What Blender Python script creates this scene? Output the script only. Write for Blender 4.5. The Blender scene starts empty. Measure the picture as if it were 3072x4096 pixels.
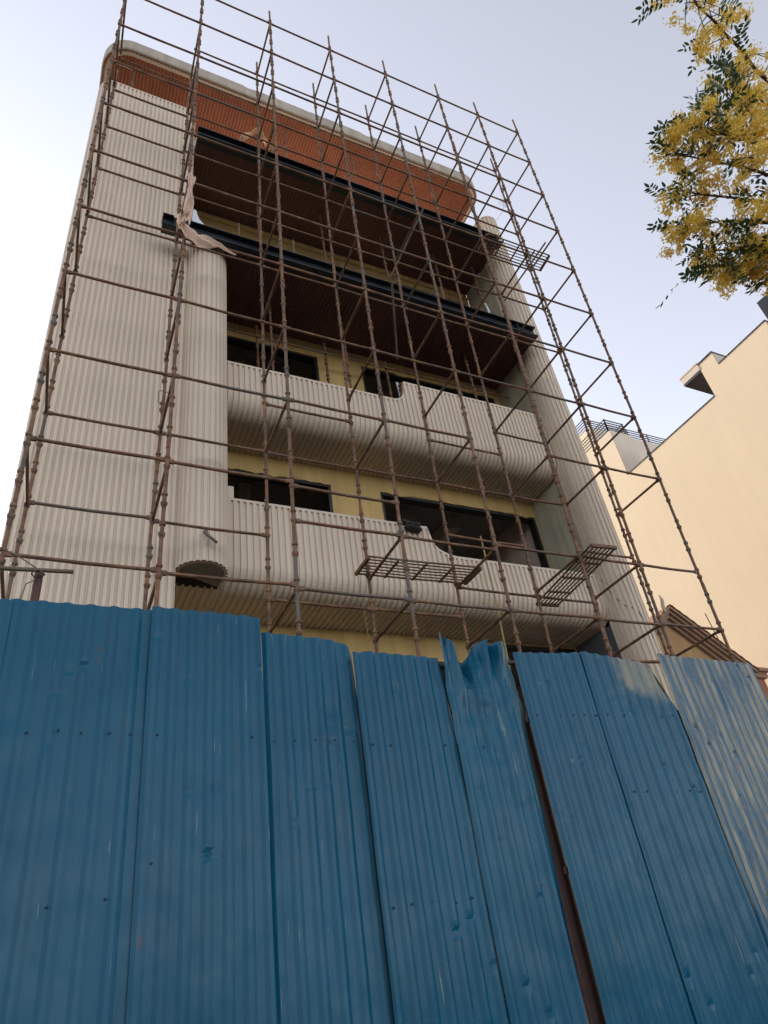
import bpy, math, random
from mathutils import Vector, Matrix, noise
random.seed(7)
R = math.radians
H = 1.55            # height of the camera above the street; all heights below are relative to the lens
sc = bpy.context.scene
col = sc.collection

# ------------------------------------------------------------------ helpers
class MB:
    """collects faces, builds one mesh object"""
    def __init__(s): s.v = []; s.f = []; s.sm = []
    def add(s, vs, fs, smooth=False):
        o = len(s.v); s.v += [tuple(p) for p in vs]
        for f in fs: s.f.append(tuple(i + o for i in f)); s.sm.append(smooth)
    def box(s, a, b):
        (x0, y0, z0), (x1, y1, z1) = a, b
        s.add([(x0,y0,z0),(x1,y0,z0),(x1,y1,z0),(x0,y1,z0),(x0,y0,z1),(x1,y0,z1),(x1,y1,z1),(x0,y1,z1)],
              [(0,3,2,1),(4,5,6,7),(0,1,5,4),(1,2,6,5),(2,3,7,6),(3,0,4,7)])
    def tube(s, pts, r, n=10, cap=True, smooth=True):
        pts = [Vector(p) for p in pts]
        rr = r if isinstance(r, (list, tuple)) else [r] * len(pts)
        d0 = (pts[1] - pts[0]).normalized()
        up = Vector((0, 0, 1)) if abs(d0.z) < .9 else Vector((1, 0, 0))
        a = d0.cross(up).normalized()
        vs = []
        for i, p in enumerate(pts):
            d = (pts[min(i+1, len(pts)-1)] - pts[max(i-1, 0)]).normalized()
            a = (a - d * a.dot(d)).normalized(); b = d.cross(a)
            for k in range(n):
                t = 2 * math.pi * k / n
                vs.append(p + (a * math.cos(t) + b * math.sin(t)) * rr[i])
        fs = [(i*n+k, i*n+(k+1) % n, (i+1)*n+(k+1) % n, (i+1)*n+k) for i in range(len(pts)-1) for k in range(n)]
        s.add(vs, fs, smooth)
        if cap:
            m = len(pts) - 1
            s.add(vs[:n], [tuple(range(n))[::-1]]); s.add(vs[m*n:], [tuple(range(n))])
    def bar(s, a, b, w, h=None, up=(0, 0, 1)):
        a, b = Vector(a), Vector(b); h = h or w
        d = (b - a).normalized(); u = Vector(up)
        if abs(d.dot(u)) > .98: u = Vector((1, 0, 0))
        x = d.cross(u).normalized() * w / 2; y = x.cross(d).normalized() * h / 2
        vs = [p + i * x + j * y for p in (a, b) for i, j in ((-1,-1),(1,-1),(1,1),(-1,1))]
        s.add(vs, [(0,1,2,3),(7,6,5,4),(0,4,5,1),(1,5,6,2),(2,6,7,3),(3,7,4,0)])
    def grid(s, rows, smooth=False, flip=False):
        n = len(rows[0]); vs = [p for r in rows for p in r]
        fs = []
        for i in range(len(rows)-1):
            for k in range(n-1):
                q = (i*n+k, i*n+k+1, (i+1)*n+k+1, (i+1)*n+k)
                fs.append(q[::-1] if flip else q)
        s.add(vs, fs, smooth)
    def build(s, name, m, parent=None, world=True):
        o = parent.location if parent is not None and world else Vector((0, 0, 0))
        dz = H if world else 0
        me = bpy.data.meshes.new(name)
        me.from_pydata([(x - o[0], y - o[1], z + dz - o[2]) for x, y, z in s.v], [], s.f)
        me.polygons.foreach_set('use_smooth', s.sm)
        me.update()
        me.materials.append(m)
        ob = bpy.data.objects.new(name, me); col.objects.link(ob)
        if parent is not None: ob.parent = parent
        return ob

def tag(o, label=None, cat=None, group=None, kind=None):
    if label: o['label'] = label
    if cat: o['category'] = cat
    if group: o['group'] = group
    if kind: o['kind'] = kind
    return o
def thing(name, loc, label, cat, group=None):
    o = bpy.data.objects.new(name, None); col.objects.link(o)
    o.location = (loc[0], loc[1], loc[2]); o.empty_display_size = .2
    return tag(o, label, cat, group)

# ------------------------------------------------------------------ materials
def newmat(name):
    m = bpy.data.materials.new(name); m.use_nodes = True
    nt = m.node_tree; return m, nt, nt.nodes['Principled BSDF']
def ramp(nt, fac, stops):
    r = nt.nodes.new('ShaderNodeValToRGB'); e = r.color_ramp.elements
    while len(e) < len(stops): e.new(.5)
    for el, (p, c) in zip(e, stops): el.position = p; el.color = (*c, 1)
    nt.links.new(fac, r.inputs[0]); return r.outputs[0]
def noi(nt, vec, scale, detail=5, rough=.6, sc3=None):
    if sc3:
        mp = nt.nodes.new('ShaderNodeMapping'); mp.inputs['Scale'].default_value = sc3
        nt.links.new(vec, mp.inputs['Vector']); vec = mp.outputs[0]
    n = nt.nodes.new('ShaderNodeTexNoise'); n.inputs['Scale'].default_value = scale
    n.inputs['Detail'].default_value = detail; n.inputs['Roughness'].default_value = rough
    nt.links.new(vec, n.inputs['Vector']); return n.outputs['Fac']
def mix(nt, fac, a, b, mode='MIX'):
    m = nt.nodes.new('ShaderNodeMix'); m.data_type = 'RGBA'; m.blend_type = mode
    for sk, v in ((m.inputs[0], fac), (m.inputs[6], a), (m.inputs[7], b)):
        if hasattr(v, 'is_linked') or isinstance(v, bpy.types.NodeSocket): nt.links.new(v, sk)
        elif isinstance(v, (int, float)): sk.default_value = v
        else: sk.default_value = (*v, 1)
    return m.outputs[2]
def coords(nt, kind='Object'):
    return nt.nodes.new('ShaderNodeTexCoord').outputs[kind]
def bump(nt, bsdf, h, strength=.3, dist=.02):
    b = nt.nodes.new('ShaderNodeBump'); b.inputs['Strength'].default_value = strength
    b.inputs['Distance'].default_value = dist
    nt.links.new(h, b.inputs['Height']); nt.links.new(b.outputs[0], bsdf.inputs['Normal'])
def geopos(nt): return nt.nodes.new('ShaderNodeNewGeometry').outputs['Position']

def plaster(name, c, dark=.72, rough=.8, scale=.8, streak=.5, bmp=.15):
    m, nt, b = newmat(name); p = geopos(nt)
    base = mix(nt, ramp(nt, noi(nt, p, scale, 6), [(.35, (0,0,0)), (.7, (1,1,1))]), tuple(x*dark for x in c), c)
    st = ramp(nt, noi(nt, p, 1.0, 6, .65, (5, 5, .35)), [(.42, (0,0,0)), (.62, (1,1,1))])
    mx = mix(nt, streak, base, mix(nt, st, tuple(x*.62 for x in c), c), 'MIX')
    nt.links.new(mx, b.inputs['Base Color']); b.inputs['Roughness'].default_value = rough
    bump(nt, b, noi(nt, p, 35, 4), bmp, .01); return m
M = {}
M['cladding'] = plaster('cream_cladding', (.68, .565, .445), .92, .62, .6, .16, .12)
M['capping'] = plaster('cream_capping', (.70, .585, .465), .93, .65, .9, .12, .1)
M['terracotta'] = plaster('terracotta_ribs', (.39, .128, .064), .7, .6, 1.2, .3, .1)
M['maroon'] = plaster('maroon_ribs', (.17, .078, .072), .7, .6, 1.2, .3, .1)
M['fascia'] = plaster('taupe_fascia', (.46, .395, .315), .75, .75, 1.5, .55, .3)
M['yellow'] = plaster('yellow_plaster', (.62, .43, .17), .8, .85, .7, .4, .2)
M['greyplaster'] = plaster('grey_green_plaster', (.52, .48, .36), .65, .85, 1.1, .5, .25)
M['interior'] = plaster('raw_interior_plaster', (.58, .47, .40), .7, .9, .8, .4, .3)
M['concrete'] = plaster('raw_concrete', (.30, .28, .25), .7, .9, 1.0, .5, .3)
M['terrace'] = plaster('terrace_screed', (.80, .72, .60), .8, .9, 1.0, .2, .3)
M['neighbour'] = plaster('peach_plaster', (.74, .615, .45), .94, .88, .35, .07, .10)
M['neighbourgrey'] = plaster('pale_plaster', (.68, .59, .49), .93, .88, .5, .15, .08)
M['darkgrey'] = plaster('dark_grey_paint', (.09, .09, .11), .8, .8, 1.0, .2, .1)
M['house'] = plaster('tan_house_plaster', (.42, .26, .12), .88, .85, .6, .3, .15)
M['trim'] = plaster('brown_cornice', (.33, .21, .145), .8, .8, 1.2, .4, .2)
M['rooftile'] = plaster('terracotta_tiles', (.36, .17, .10), .7, .8, 2.5, .4, .3)
M['blackframe'] = plaster('black_painted_frame', (.014, .014, .016), .7, .5, 3, .3, .1)
M['railing'] = plaster('dark_railing_paint', (.03, .028, .04), .7, .5, 3, .3, .1)
M['whiteplastic'] = plaster('white_plastic', (.72, .76, .82), .9, .45, 3, .2, .1)
M['bundle'] = plaster('black_rag', (.03, .028, .026), .5, .9, 6, .5, .5)
M['bamboo'] = plaster('bamboo', (.36, .27, .11), .6, .6, 5, .6, .2)
M['wire'] = plaster('rusty_wire', (.16, .12, .09), .6, .6, 8, .5, .1)
M['brick'] = plaster('broken_brick', (.30, .13, .09), .5, .95, 9, .5, .8)
M['asphalt'] = plaster('asphalt', (.045, .043, .04), .7, .9, 2, .1, .5)
M['kerb'] = plaster('kerb_concrete', (.055, .048, .042), .7, .9, 2, .3, .4)
M['bark'] = plaster('tree_bark', (.085, .065, .05), .55, .9, 4, .5, .8)

def rust_mat(name, greenish=.35, red=.35):
    m, nt, b = newmat(name); p = geopos(nt)
    oi = nt.nodes.new('ShaderNodeObjectInfo').outputs['Random']
    add = nt.nodes.new('ShaderNodeVectorMath'); add.operation = 'MULTIPLY_ADD'
    cb = nt.nodes.new('ShaderNodeCombineXYZ')
    for i in range(3): nt.links.new(oi, cb.inputs[i])
    nt.links.new(cb.outputs[0], add.inputs[0]); add.inputs[1].default_value = (37, 53, 71); nt.links.new(p, add.inputs[2])
    pv = add.outputs[0]
    c = ramp(nt, noi(nt, pv, 7, 7, .7), [(.28, (.04,.026,.02)), (.45, (.115,.058,.032)), (.6, (.22,.11,.048)), (.75, (.38,.23,.105))])
    seg = ramp(nt, noi(nt, pv, .55, 2, .5), [(.60-.12*greenish, (0,0,0)), (.66, (1,1,1))])
    c = mix(nt, seg, c, mix(nt, noi(nt, pv, 11, 5), (.03,.033,.034), (.20,.165,.125)))
    seg2 = ramp(nt, noi(nt, pv, .8, 1, .5, (1.3,1.3,1.3)), [(.64-.1*red, (0,0,0)), (.70, (1,1,1))])
    c = mix(nt, seg2, c, mix(nt, noi(nt, pv, 9, 5), (.11,.03,.022), (.24,.10,.06)))
    dab = ramp(nt, noi(nt, pv, 16, 4, .7), [(.66, (0,0,0)), (.74, (1,1,1))])
    c = mix(nt, dab, c, (.26,.21,.15))
    nt.links.new(c, b.inputs['Base Color']); b.inputs['Roughness'].default_value = .62; b.inputs['Metallic'].default_value = .15
    bump(nt, b, noi(nt, p, 60, 5), .35, .004); return m
M['rust'] = rust_mat('rusty_tube'); M['rustdark'] = rust_mat('rusty_coupler', .6, .1)
M['rustbar'] = rust_mat('rusty_platform', .1, .5)
M['postbrown'] = plaster('brown_post', (.085, .03, .022), .6, .6, 4, .6, .3)

m, nt, b = newmat('blue_black_steel'); p = geopos(nt)
nt.links.new(ramp(nt, noi(nt, p, 2.5, 6, .65, (.5,1,1)), [(.35, (.010,.014,.020)), (.62, (.024,.032,.043)), (.8, (.05,.055,.06))]), b.inputs['Base Color'])
b.inputs['Roughness'].default_value = .42; b.inputs['Metallic'].default_value = .3; M['beam'] = m

def blue_mat(name, worn=.0, tan=None, green=False, base=(.0003, .080, .148)):
    """painted sheet: faded film, vertical dirt, scratches, and bare worn patches"""
    m, nt, b = newmat(name); p = geopos(nt); o = coords(nt)
    c = ramp(nt, noi(nt, p, 1.1, 5, .6), [(.3, tuple(x*.86 for x in base)), (.55, base), (.75, (base[0]*1.9+.006, base[1]*1.12+.004, base[2]*1.06))])
    st = ramp(nt, noi(nt, p, 1.0, 7, .7, (26, 26, .55)), [(.45, (0,0,0)), (.75, (1,1,1))])
    c = mix(nt, mix(nt, .45, (0,0,0), st), c, (base[0]*2.6+.014, base[1]*1.2+.012, base[2]*1.1))
    dirt = ramp(nt, noi(nt, p, 2.3, 7, .7, (3.2,3.2,.5)), [(.52, (0,0,0)), (.74, (1,1,1))])
    c = mix(nt, mix(nt, .30, (0,0,0), dirt), c, (.045,.085,.105))
    if green:
        sx = nt.nodes.new('ShaderNodeSeparateXYZ'); nt.links.new(p, sx.inputs[0])
        mr = nt.nodes.new('ShaderNodeMapRange'); mr.inputs[1].default_value = green[0]; mr.inputs[2].default_value = green[1]
        nt.links.new(sx.outputs[0], mr.inputs[0])
        gm = nt.nodes.new('ShaderNodeMath'); gm.operation = 'MULTIPLY'; nt.links.new(mr.outputs[0], gm.inputs[0])
        nt.links.new(noi(nt, p, 2, 5, .6, (3,3,.6)), gm.inputs[1])
        c = mix(nt, ramp(nt, gm.outputs[0], [(.2, (0,0,0)), (.5, (.85,.85,.85))]), c, (.075,.10,.06))
    if worn:
        w = ramp(nt, noi(nt, p, 1.4, 8, .72, (6,6,.75)), [(.72-.2*worn, (0,0,0)), (.80-.2*worn, (1,1,1))])
        c = mix(nt, mix(nt, .8, (0,0,0), w), c, mix(nt, noi(nt, p, 12, 4), (.10,.17,.19), (.30,.27,.21)))
    scr = ramp(nt, noi(nt, p, 1.0, 3, .5, (75, 75, 2.2)), [(.71, (0,0,0)), (.75, (1,1,1))])
    c = mix(nt, mix(nt, .6, (0,0,0), scr), c, (.30,.30,.26))
    spk = ramp(nt, noi(nt, p, 11, 5, .6, (1.6,1.6,.5)), [(.68, (0,0,0)), (.74, (1,1,1))])
    c = mix(nt, mix(nt, .6, (0,0,0), spk), c, (.075,.05,.035))
    if tan:
        c = tan(nt, p, c)
    nt.links.new(c, b.inputs['Base Color'])
    nt.links.new(ramp(nt, noi(nt, p, 5, 5), [(.3, (.22,)*3), (.7, (.38,)*3)]), b.inputs['Roughness'])
    b.inputs['IOR'].default_value = 1.32
    bump(nt, b, noi(nt, p, 5.5, 3, .45, (1,1,.6)), .22, .03); return m
def smooth_mask(nt, p, x0, x1, z0, z1, soft, nz=.25):
    """a patch with a ragged edge, fixed on the sheet"""
    sx = nt.nodes.new('ShaderNodeSeparateXYZ'); nt.links.new(p, sx.inputs[0])
    n = noi(nt, p, 4, 5, .65)
    def mth(op, a, b_):
        q = nt.nodes.new('ShaderNodeMath'); q.operation = op
        for i, v in enumerate((a, b_)):
            if isinstance(v, (int, float)): q.inputs[i].default_value = v
            else: nt.links.new(v, q.inputs[i])
        return q.outputs[0]
    nn = mth('MULTIPLY', mth('SUBTRACT', n, .5), nz)
    def edge(s_, e0, e1):
        mr = nt.nodes.new('ShaderNodeMapRange'); mr.interpolation_type = 'SMOOTHSTEP'
        mr.inputs[1].default_value = e0; mr.inputs[2].default_value = e1; nt.links.new(mth('ADD', s_, nn), mr.inputs[0]); return mr.outputs[0]
    r = mth('MULTIPLY', edge(sx.outputs[0], x0, x0+soft), edge(sx.outputs[0], x1, x1-soft))
    return mth('MULTIPLY', r, mth('MULTIPLY', edge(sx.outputs[2], z0+H, z0+H+soft), edge(sx.outputs[2], z1+H, z1+H-soft)))
M['blue'] = blue_mat('blue_sheet')
M['blue2'] = blue_mat('blue_sheet_streaked', .22)
M['bluecrumple'] = blue_mat('blue_sheet_scuffed', .62, green=(3.42, 3.68))
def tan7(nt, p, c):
    k = smooth_mask(nt, p, 4.78, 5.7, 1.86, 2.6, .18, .45)  # tan painted in for the bent corner catching the light
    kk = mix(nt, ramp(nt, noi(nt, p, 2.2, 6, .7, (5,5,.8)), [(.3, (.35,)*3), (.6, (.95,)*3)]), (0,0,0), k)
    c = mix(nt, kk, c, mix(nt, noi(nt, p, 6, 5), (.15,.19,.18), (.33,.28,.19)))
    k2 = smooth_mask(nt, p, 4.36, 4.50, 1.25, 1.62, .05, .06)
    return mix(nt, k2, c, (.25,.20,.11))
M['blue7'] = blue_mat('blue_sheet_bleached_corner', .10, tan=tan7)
M['blue8'] = blue_mat('blue_sheet_flaking', .05)
M['flaked'] = plaster('flaked_paint', (.30, .285, .215), .5, .55, 3.5, .9, .4)
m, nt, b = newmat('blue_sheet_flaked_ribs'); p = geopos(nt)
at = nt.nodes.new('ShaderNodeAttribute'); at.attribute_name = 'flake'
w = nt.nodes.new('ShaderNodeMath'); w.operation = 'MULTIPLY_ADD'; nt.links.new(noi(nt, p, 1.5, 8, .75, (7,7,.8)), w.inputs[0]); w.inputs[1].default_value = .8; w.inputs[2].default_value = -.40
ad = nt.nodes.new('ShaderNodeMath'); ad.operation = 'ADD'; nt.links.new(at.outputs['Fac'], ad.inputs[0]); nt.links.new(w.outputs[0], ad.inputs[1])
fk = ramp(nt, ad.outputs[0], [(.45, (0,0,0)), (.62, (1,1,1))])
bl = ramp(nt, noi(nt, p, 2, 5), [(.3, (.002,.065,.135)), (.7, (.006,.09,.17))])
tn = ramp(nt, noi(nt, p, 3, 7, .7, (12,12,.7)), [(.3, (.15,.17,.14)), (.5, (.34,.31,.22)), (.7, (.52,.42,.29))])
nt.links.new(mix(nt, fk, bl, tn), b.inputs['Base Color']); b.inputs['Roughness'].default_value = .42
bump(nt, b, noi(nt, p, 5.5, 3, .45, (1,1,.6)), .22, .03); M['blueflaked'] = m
M['bluechip'] = plaster('bare_chip', (.45, .42, .34), .8, .6, 8, .2, .1)

def leafmat(name, c1, c2, trans):
    m, nt, b = newmat(name); p = geopos(nt)
    c = mix(nt, noi(nt, p, 9, 3), c1, c2)
    nt.links.new(c, b.inputs['Base Color']); b.inputs['Roughness'].default_value = .55
    t = nt.nodes.new('ShaderNodeBsdfTranslucent'); nt.links.new(c, t.inputs[0])
    ms = nt.nodes.new('ShaderNodeMixShader'); ms.inputs[0].default_value = trans
    nt.links.new(b.outputs[0], ms.inputs[1]); nt.links.new(t.outputs[0], ms.inputs[2])
    nt.links.new(ms.outputs[0], nt.nodes['Material Output'].inputs[0]); return m
M['leaf'] = leafmat('dark_green_leaflets', (.03, .062, .025), (.075, .12, .04), .35)
M['petal'] = leafmat('yellow_petals', (.86, .62, .10), (.92, .74, .20), .58)
M['pinkcloth'] = leafmat('peach_cloth', (.66, .46, .36), (.78, .60, .47), .25)
M['tancloth'] = leafmat('tan_cloth', (.42, .24, .11), (.52, .31, .15), .25)

# ------------------------------------------------------------------ ribbed surfaces
def rib_samples(L, pitch, depth, crown=.52, slope=.08, phase=0.):
    """(position along, offset) breakpoints of a trapezoid rib profile over length L"""
    out = [(0., None)]; n0 = -1
    for k in range(n0, int(L / pitch) + 2):
        b = (k + phase) * pitch
        for f, h in ((0, depth), (crown, depth), (crown + slope, 0.), (1 - slope, 0.)):
            u = b + f * pitch
            if 0 < u < L: out.append((u, h))
    out.append((L, None)); out.sort(key=lambda t: t[0])
    for i, (u, h) in enumerate(out):
        if h is None: out[i] = (u, out[1][1] if i == 0 else out[-2][1])
    return out
def path_eval(path, u):
    acc = 0.
    for i in range(len(path) - 1):
        a, b_ = Vector(path[i]), Vector(path[i+1]); l = (b_ - a).length
        if u <= acc + l + 1e-9 or i == len(path) - 2:
            t = (u - acc) / l; p_ = a.lerp(b_, t)
            def nrm(j):
                j = max(0, min(len(path)-2, j)); d = (Vector(path[j+1]) - Vector(path[j])).normalized(); return Vector((d.y, -d.x))
            n = nrm(i)
            if t < .5: n = (nrm(i-1) * (.5 - t) + n * (.5 + t))
            else: n = (nrm(i+1) * (t - .5) + n * (1.5 - t))
            return p_, n.normalized()
        acc += l
def path_len(path): return sum((Vector(path[i+1]) - Vector(path[i])).length for i in range(len(path)-1))
def ribbed_wall(mb, path, z0, z1, pitch, depth, phase=0., cap=True, lip=.14):
    """plan path (outside on its right-hand side when walking) raised from z0 to z1, ribs running up"""
    L = path_len(path); sm = rib_samples(L, pitch, depth, phase=phase)
    low, lowtop, c0, c1, inn = [], [], [], [], []
    for u, h in sm:
        p_, n = path_eval(path, u); q = p_ + n * h; k = p_ + n * depth; w = p_ - n * lip
        low.append((q.x, q.y, z0)); lowtop.append((q.x, q.y, z1 - .045)); c0.append((k.x, k.y, z1 - .045)); c1.append((k.x, k.y, z1)); inn.append((w.x, w.y, z1))
    if cap: mb.grid([low, lowtop, c0, c1, inn])
    else:
        low2 = [(a[0], a[1], z1) for a in low]; mb.grid([low, low2])
def arc(cx, cy, r, a0, a1, n): return [(cx + r*math.cos(R(a0+(a1-a0)*i/n)), cy + r*math.sin(R(a0+(a1-a0)*i/n))) for i in range(n+1)]

# ------------------------------------------------------------------ ground
mb = MB(); mb.add([(-900,-900,-H),(900,-900,-H),(900,900,-H),(-900,900,-H)], [(0,1,2,3)]); tag(mb.build('ground', M['asphalt']), kind='structure')
mb = MB(); mb.box((-60, 3.9, -H+.004), (60, 60, -H+.13)); tag(mb.build('pavement', M['kerb']), kind='structure')

# ------------------------------------------------------------------ the building under construction
B = thing('building', (4.5, 11, 0), 'unfinished cream ribbed building with open balconies, dark steel beams and terracotta roof soffit', 'building')
s1, s2, s3, s4 = 4.90, 8.32, 11.84, 15.56     # undersides of the four slabs
YB = 9.46
ZR = 18.75
# left wall with its rounded outer corner
mb = MB()
path = [(-.67, 14.9), (-.67, 8.42)] + arc(-.37, 8.40, .30, 180, 270, 8) + [(1.385, 8.10)]
ribbed_wall(mb, path, -H, 17.25, .0855, .028)
mb.build('left_wall', M['cladding'], B)
mb = MB(); mb.box((1.20, 8.128, -H), (1.383, YB-.005, 17.21)); mb.build('return_wall', M['capping'], B)
# half-round column
mb = MB()
path = [(1.39, 8.14)] + arc(1.727, 8.115, .333, 180, 360, 16) + [(2.06, 8.5)]
ribbed_wall(mb, path, 4.87, 11.86, .082, .024, cap=True)
inn = [(1.727+(x-1.727)*.92, 8.115+(y-8.115)*.92) for x, y in path]
mb.grid([[(x, y, 4.86) for x, y in path], [(x, y, 4.86) for x, y in inn], [(x, y, 4.95) for x, y in inn]])
mb.build('column', M['cladding'], B)
mb = MB(); pts = [(x, y, 4.885) for x, y in inn]; mb.add(pts, [tuple(range(len(pts)))]); mb.build('column_base', M['concrete'], B)  # dark disc across the hollow column end, standing in for its shade
# right fin wall with rounded nose
mb = MB()
path = [(9.21, 8.43), (9.21, 8.25)] + arc(9.51, 8.24, .30, 180, 360, 14) + [(9.81, 14.9)]
ribbed_wall(mb, path, -H, 17.22, .088, .028)
mb.build('right_pillar', M['cladding'], B)

# balcony fronts: face, round bottom edge and soffit in one ribbed sheet
def balcony(name, x0, x1, zs, top, yf=8.37, r=.34, phase=0.):
    mb = MB(); dp = .03
    sm = rib_samples(x1 - x0, .099, dp, phase=phase)
    xs = sorted(set([x0 + u for u, h in sm]))
    rows_front, = [[]],
    cols = []
    for u, h in sm:
        X = x0 + u; zt = top(X)
        c = [(X, yf + .13, zt), (X, yf - dp, zt), (X, yf - dp, zt - .045), (X, yf - h, zt - .045)]
        c.append((X, yf - h, zs + r))
        for k in range(1, 8):
            a = math.pi/2 * k / 8
            c.append((X, yf + r - (r + h) * math.cos(a), zs + r - (r + h) * math.sin(a)))
        c.append((X, yf + r, zs - h)); c.append((X, YB + .01, zs - h))
        cols.append(c)
    mb.grid(cols, flip=True)
    # inner face of the parapet
    mb.grid([[(x0 + u, yf + .13, top(x0 + u)) for u, h in sm], [(x0 + u, yf + .13, zs + .25) for u, h in sm]])
    return mb.build(name, M['cladding'], B)
def interp(pts):
    def f(x):
        if x <= pts[0][0]: return pts[0][1]
        for (xa, za), (xb, zb) in zip(pts, pts[1:]):
            if x <= xb: return za + (zb - za) * (x - xa) / max(1e-6, xb - xa)
        return pts[-1][1]
    return f
top1 = interp([(2.0, 6.39), (5.60, 6.395), (5.645, 6.36), (5.66, 6.15), (5.70, 6.03), (5.77, 5.96), (5.87, 5.912), (5.98, 5.875), (6.10, 5.858), (9.3, 5.86)])
top2 = interp([(2.0, 9.39), (5.45, 9.41), (5.55, 9.44), (5.62, 9.49), (5.665, 9.56), (5.70, 9.66), (5.725, 9.80), (5.735, 9.97), (9.3, 9.955)])
balcony('balcony_parapet', 2.045, 9.20, s1, top1)
balcony('balcony_parapet', 2.045, 9.20, s2, top2, phase=.3)
# soffit strip that runs on behind the column
mb = MB(); sm = rib_samples(2.04-1.39, .099, .03)
mb.grid([[(1.39+u, 8.5, s1-h) for u, h in sm], [(1.39+u, YB, s1-h) for u, h in sm]], flip=False); mb.build('soffit', M['cladding'], B)
# broken brick edge at the notch
mb = MB()
for k in range(9):
    z = 9.50 + k*.052; y = 8.385 + (k % 2)*.012; mb.box((5.722+random.uniform(-.035,.01), y, z), (5.80, y+.1, z+.048))
mb.build('broken_edge', M['brick'], B)
# slabs
mb = MB(); mb.box((1.39, 8.75, s1+.02), (9.19, 14.8, s1+.28)); mb.build('slab', M['concrete'], B)
mb = MB(); mb.box((2.06, 8.75, s2+.02), (9.19, 14.8, s2+.28)); mb.build('slab', M['concrete'], B)
mb = MB(); mb.box((1.39, 7.90, s3+.02), (9.19, 14.8, s3+.26)); mb.build('slab', M['concrete'], B)
mb = MB(); mb.box((1.39, 7.90, s4+.02), (9.19, 14.8, s4+.24)); mb.box((-.5, 8.45, s4+.02), (1.19, 14.8, s4+.24)); mb.build('terrace_slab', M['terrace'], B)
# ribbed terracotta ceilings under the third and fourth slab, shade put in as maroon
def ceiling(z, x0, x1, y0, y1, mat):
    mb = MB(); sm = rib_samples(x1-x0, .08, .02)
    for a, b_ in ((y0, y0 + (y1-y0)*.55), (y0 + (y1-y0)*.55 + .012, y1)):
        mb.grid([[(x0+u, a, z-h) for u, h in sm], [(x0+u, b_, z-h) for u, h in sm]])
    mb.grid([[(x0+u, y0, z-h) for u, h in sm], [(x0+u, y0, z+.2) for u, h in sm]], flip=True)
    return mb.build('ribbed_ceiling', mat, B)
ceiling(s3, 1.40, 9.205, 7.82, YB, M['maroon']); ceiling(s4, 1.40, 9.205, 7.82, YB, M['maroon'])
# back wall of the recess, storey by storey, with window openings
def wall(name, z0, z1, holes, mat):
    """holes: (x0,x1,z0,z1)"""
    mb = MB(); xs = [1.39]
    y0, y1 = YB, YB + .2
    x = 1.39
    for hx0, hx1, hz0, hz1 in holes:
        if hx0 > x: mb.box((x, y0, z0), (hx0, y1, z1))
        if hz1 < z1: mb.box((hx0, y0, hz1), (hx1, y1, z1))
        if hz0 > z0: mb.box((hx0, y0, z0), (hx1, y1, hz0))
        x = hx1
    if x < 9.20: mb.box((x, y0, z0), (9.20, y1, z1))
    mb.build(name, mat, B)
    for hx0, hx1, hz0, hz1 in holes:
        f = MB(); t = .055; a, b_ = y0 + .015, y0 + .19
        f.box((hx0, a, hz1-t), (hx1, b_, hz1)); f.box((hx0, a, hz0), (hx1, b_, hz0+t))
        f.box((hx0, a, hz0+t), (hx0+t, b_, hz1-t)); f.box((hx1-t, a, hz0+t), (hx1, b_, hz1-t))
        f.build('window_frame', M['blackframe'], B)
wall('recess_wall', -H, s1+.01, [(2.4, 4.9, -H+.1, 3.4), (5.2, 7.3, -H+.1, 4.42), (7.45, 9.18, -H+.1, 4.84)], M['yellow'])
wall('recess_wall', s1+.28, s2-.005, [(2.3, 4.40, s1+1.25, 7.90), (5.44, 9.18, s1+.75, 7.93)], M['yellow'])
wall('recess_wall', s2+.28, s3+.01, [(2.3, 4.42, s2+1.1, 11.41), (5.47, 9.05, s2+1.1, 11.49)], M['yellow'])
wall('recess_wall', s3+.26, s4+.01, [(6.9, 9.1, s3+1.0, 15.10)], M['yellow'])
mb = MB(); mb.box((1.40, YB-.045, 15.30), (9.20, YB-.003, 15.37)); mb.build('moulding', M['yellow'], B)
# chipped plaster below the window heads
for (xa, xb, zt) in ((2.3, 4.4, 7.9), (5.5, 9.0, 7.93), (5.6, 8.9, 11.49)):
    mb = MB(); n = 46; top = []; bot = []
    for k in range(n+1):
        x = xa + (xb-xa)*k/n; top.append((x, YB-.012, zt+.07)); bot.append((x, YB-.012, zt - .005 + .07*noise.noise((x*2.3, zt, 0)) + .035*noise.noise((x*9, zt, 1))))
    mb.grid([bot, top]); mb.grid([[(x, y+.03, z) for x, y, z in bot], bot]); mb.build('plaster_edge', M['yellow'], B)
# side faces of the recess and the dim rooms behind
mb = MB(); mb.box((9.216, 8.40, s1+.29), (9.30, YB, s4)); mb.box((9.195, 8.52, s1+.30), (9.207, YB-.002, s2-.02)); mb.box((9.195, 8.52, s2+.30), (9.207, YB-.002, s3-.03)); mb.build('recess_side', M['greyplaster'], B)
mb = MB(); mb.box((9.195, 8.42, -H), (9.207, YB-.002, s1-.04)); mb.build('recess_side', M['darkgrey'], B)  # ground-level side in dark grey, its shade put into the colour
mb = MB()
for a, b_ in ((-H, s1), (s1+.28, s2+.015), (s2+.28, s3+.015), (s3+.26, s4+.015)):
    mb.box((1.40, 13.2, a), (9.2, 13.3, b_)); mb.box((9.21, YB+.2, a), (9.3, 13.2, b_)); mb.box((4.9, YB+.25, a), (5.0, 13.2, b_))
    for x in (2.9, 6.4, 7.6): mb.box((x, YB+.9, b_-.32), (x+.22, 13.2, b_+.003))
mb.build('inner_room', M['interior'], B)
mb = MB(); mb.box((-.6, 14.81, -H), (9.75, 14.9, s4+.2)); mb.build('rear_wall', M['capping'], B)
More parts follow.
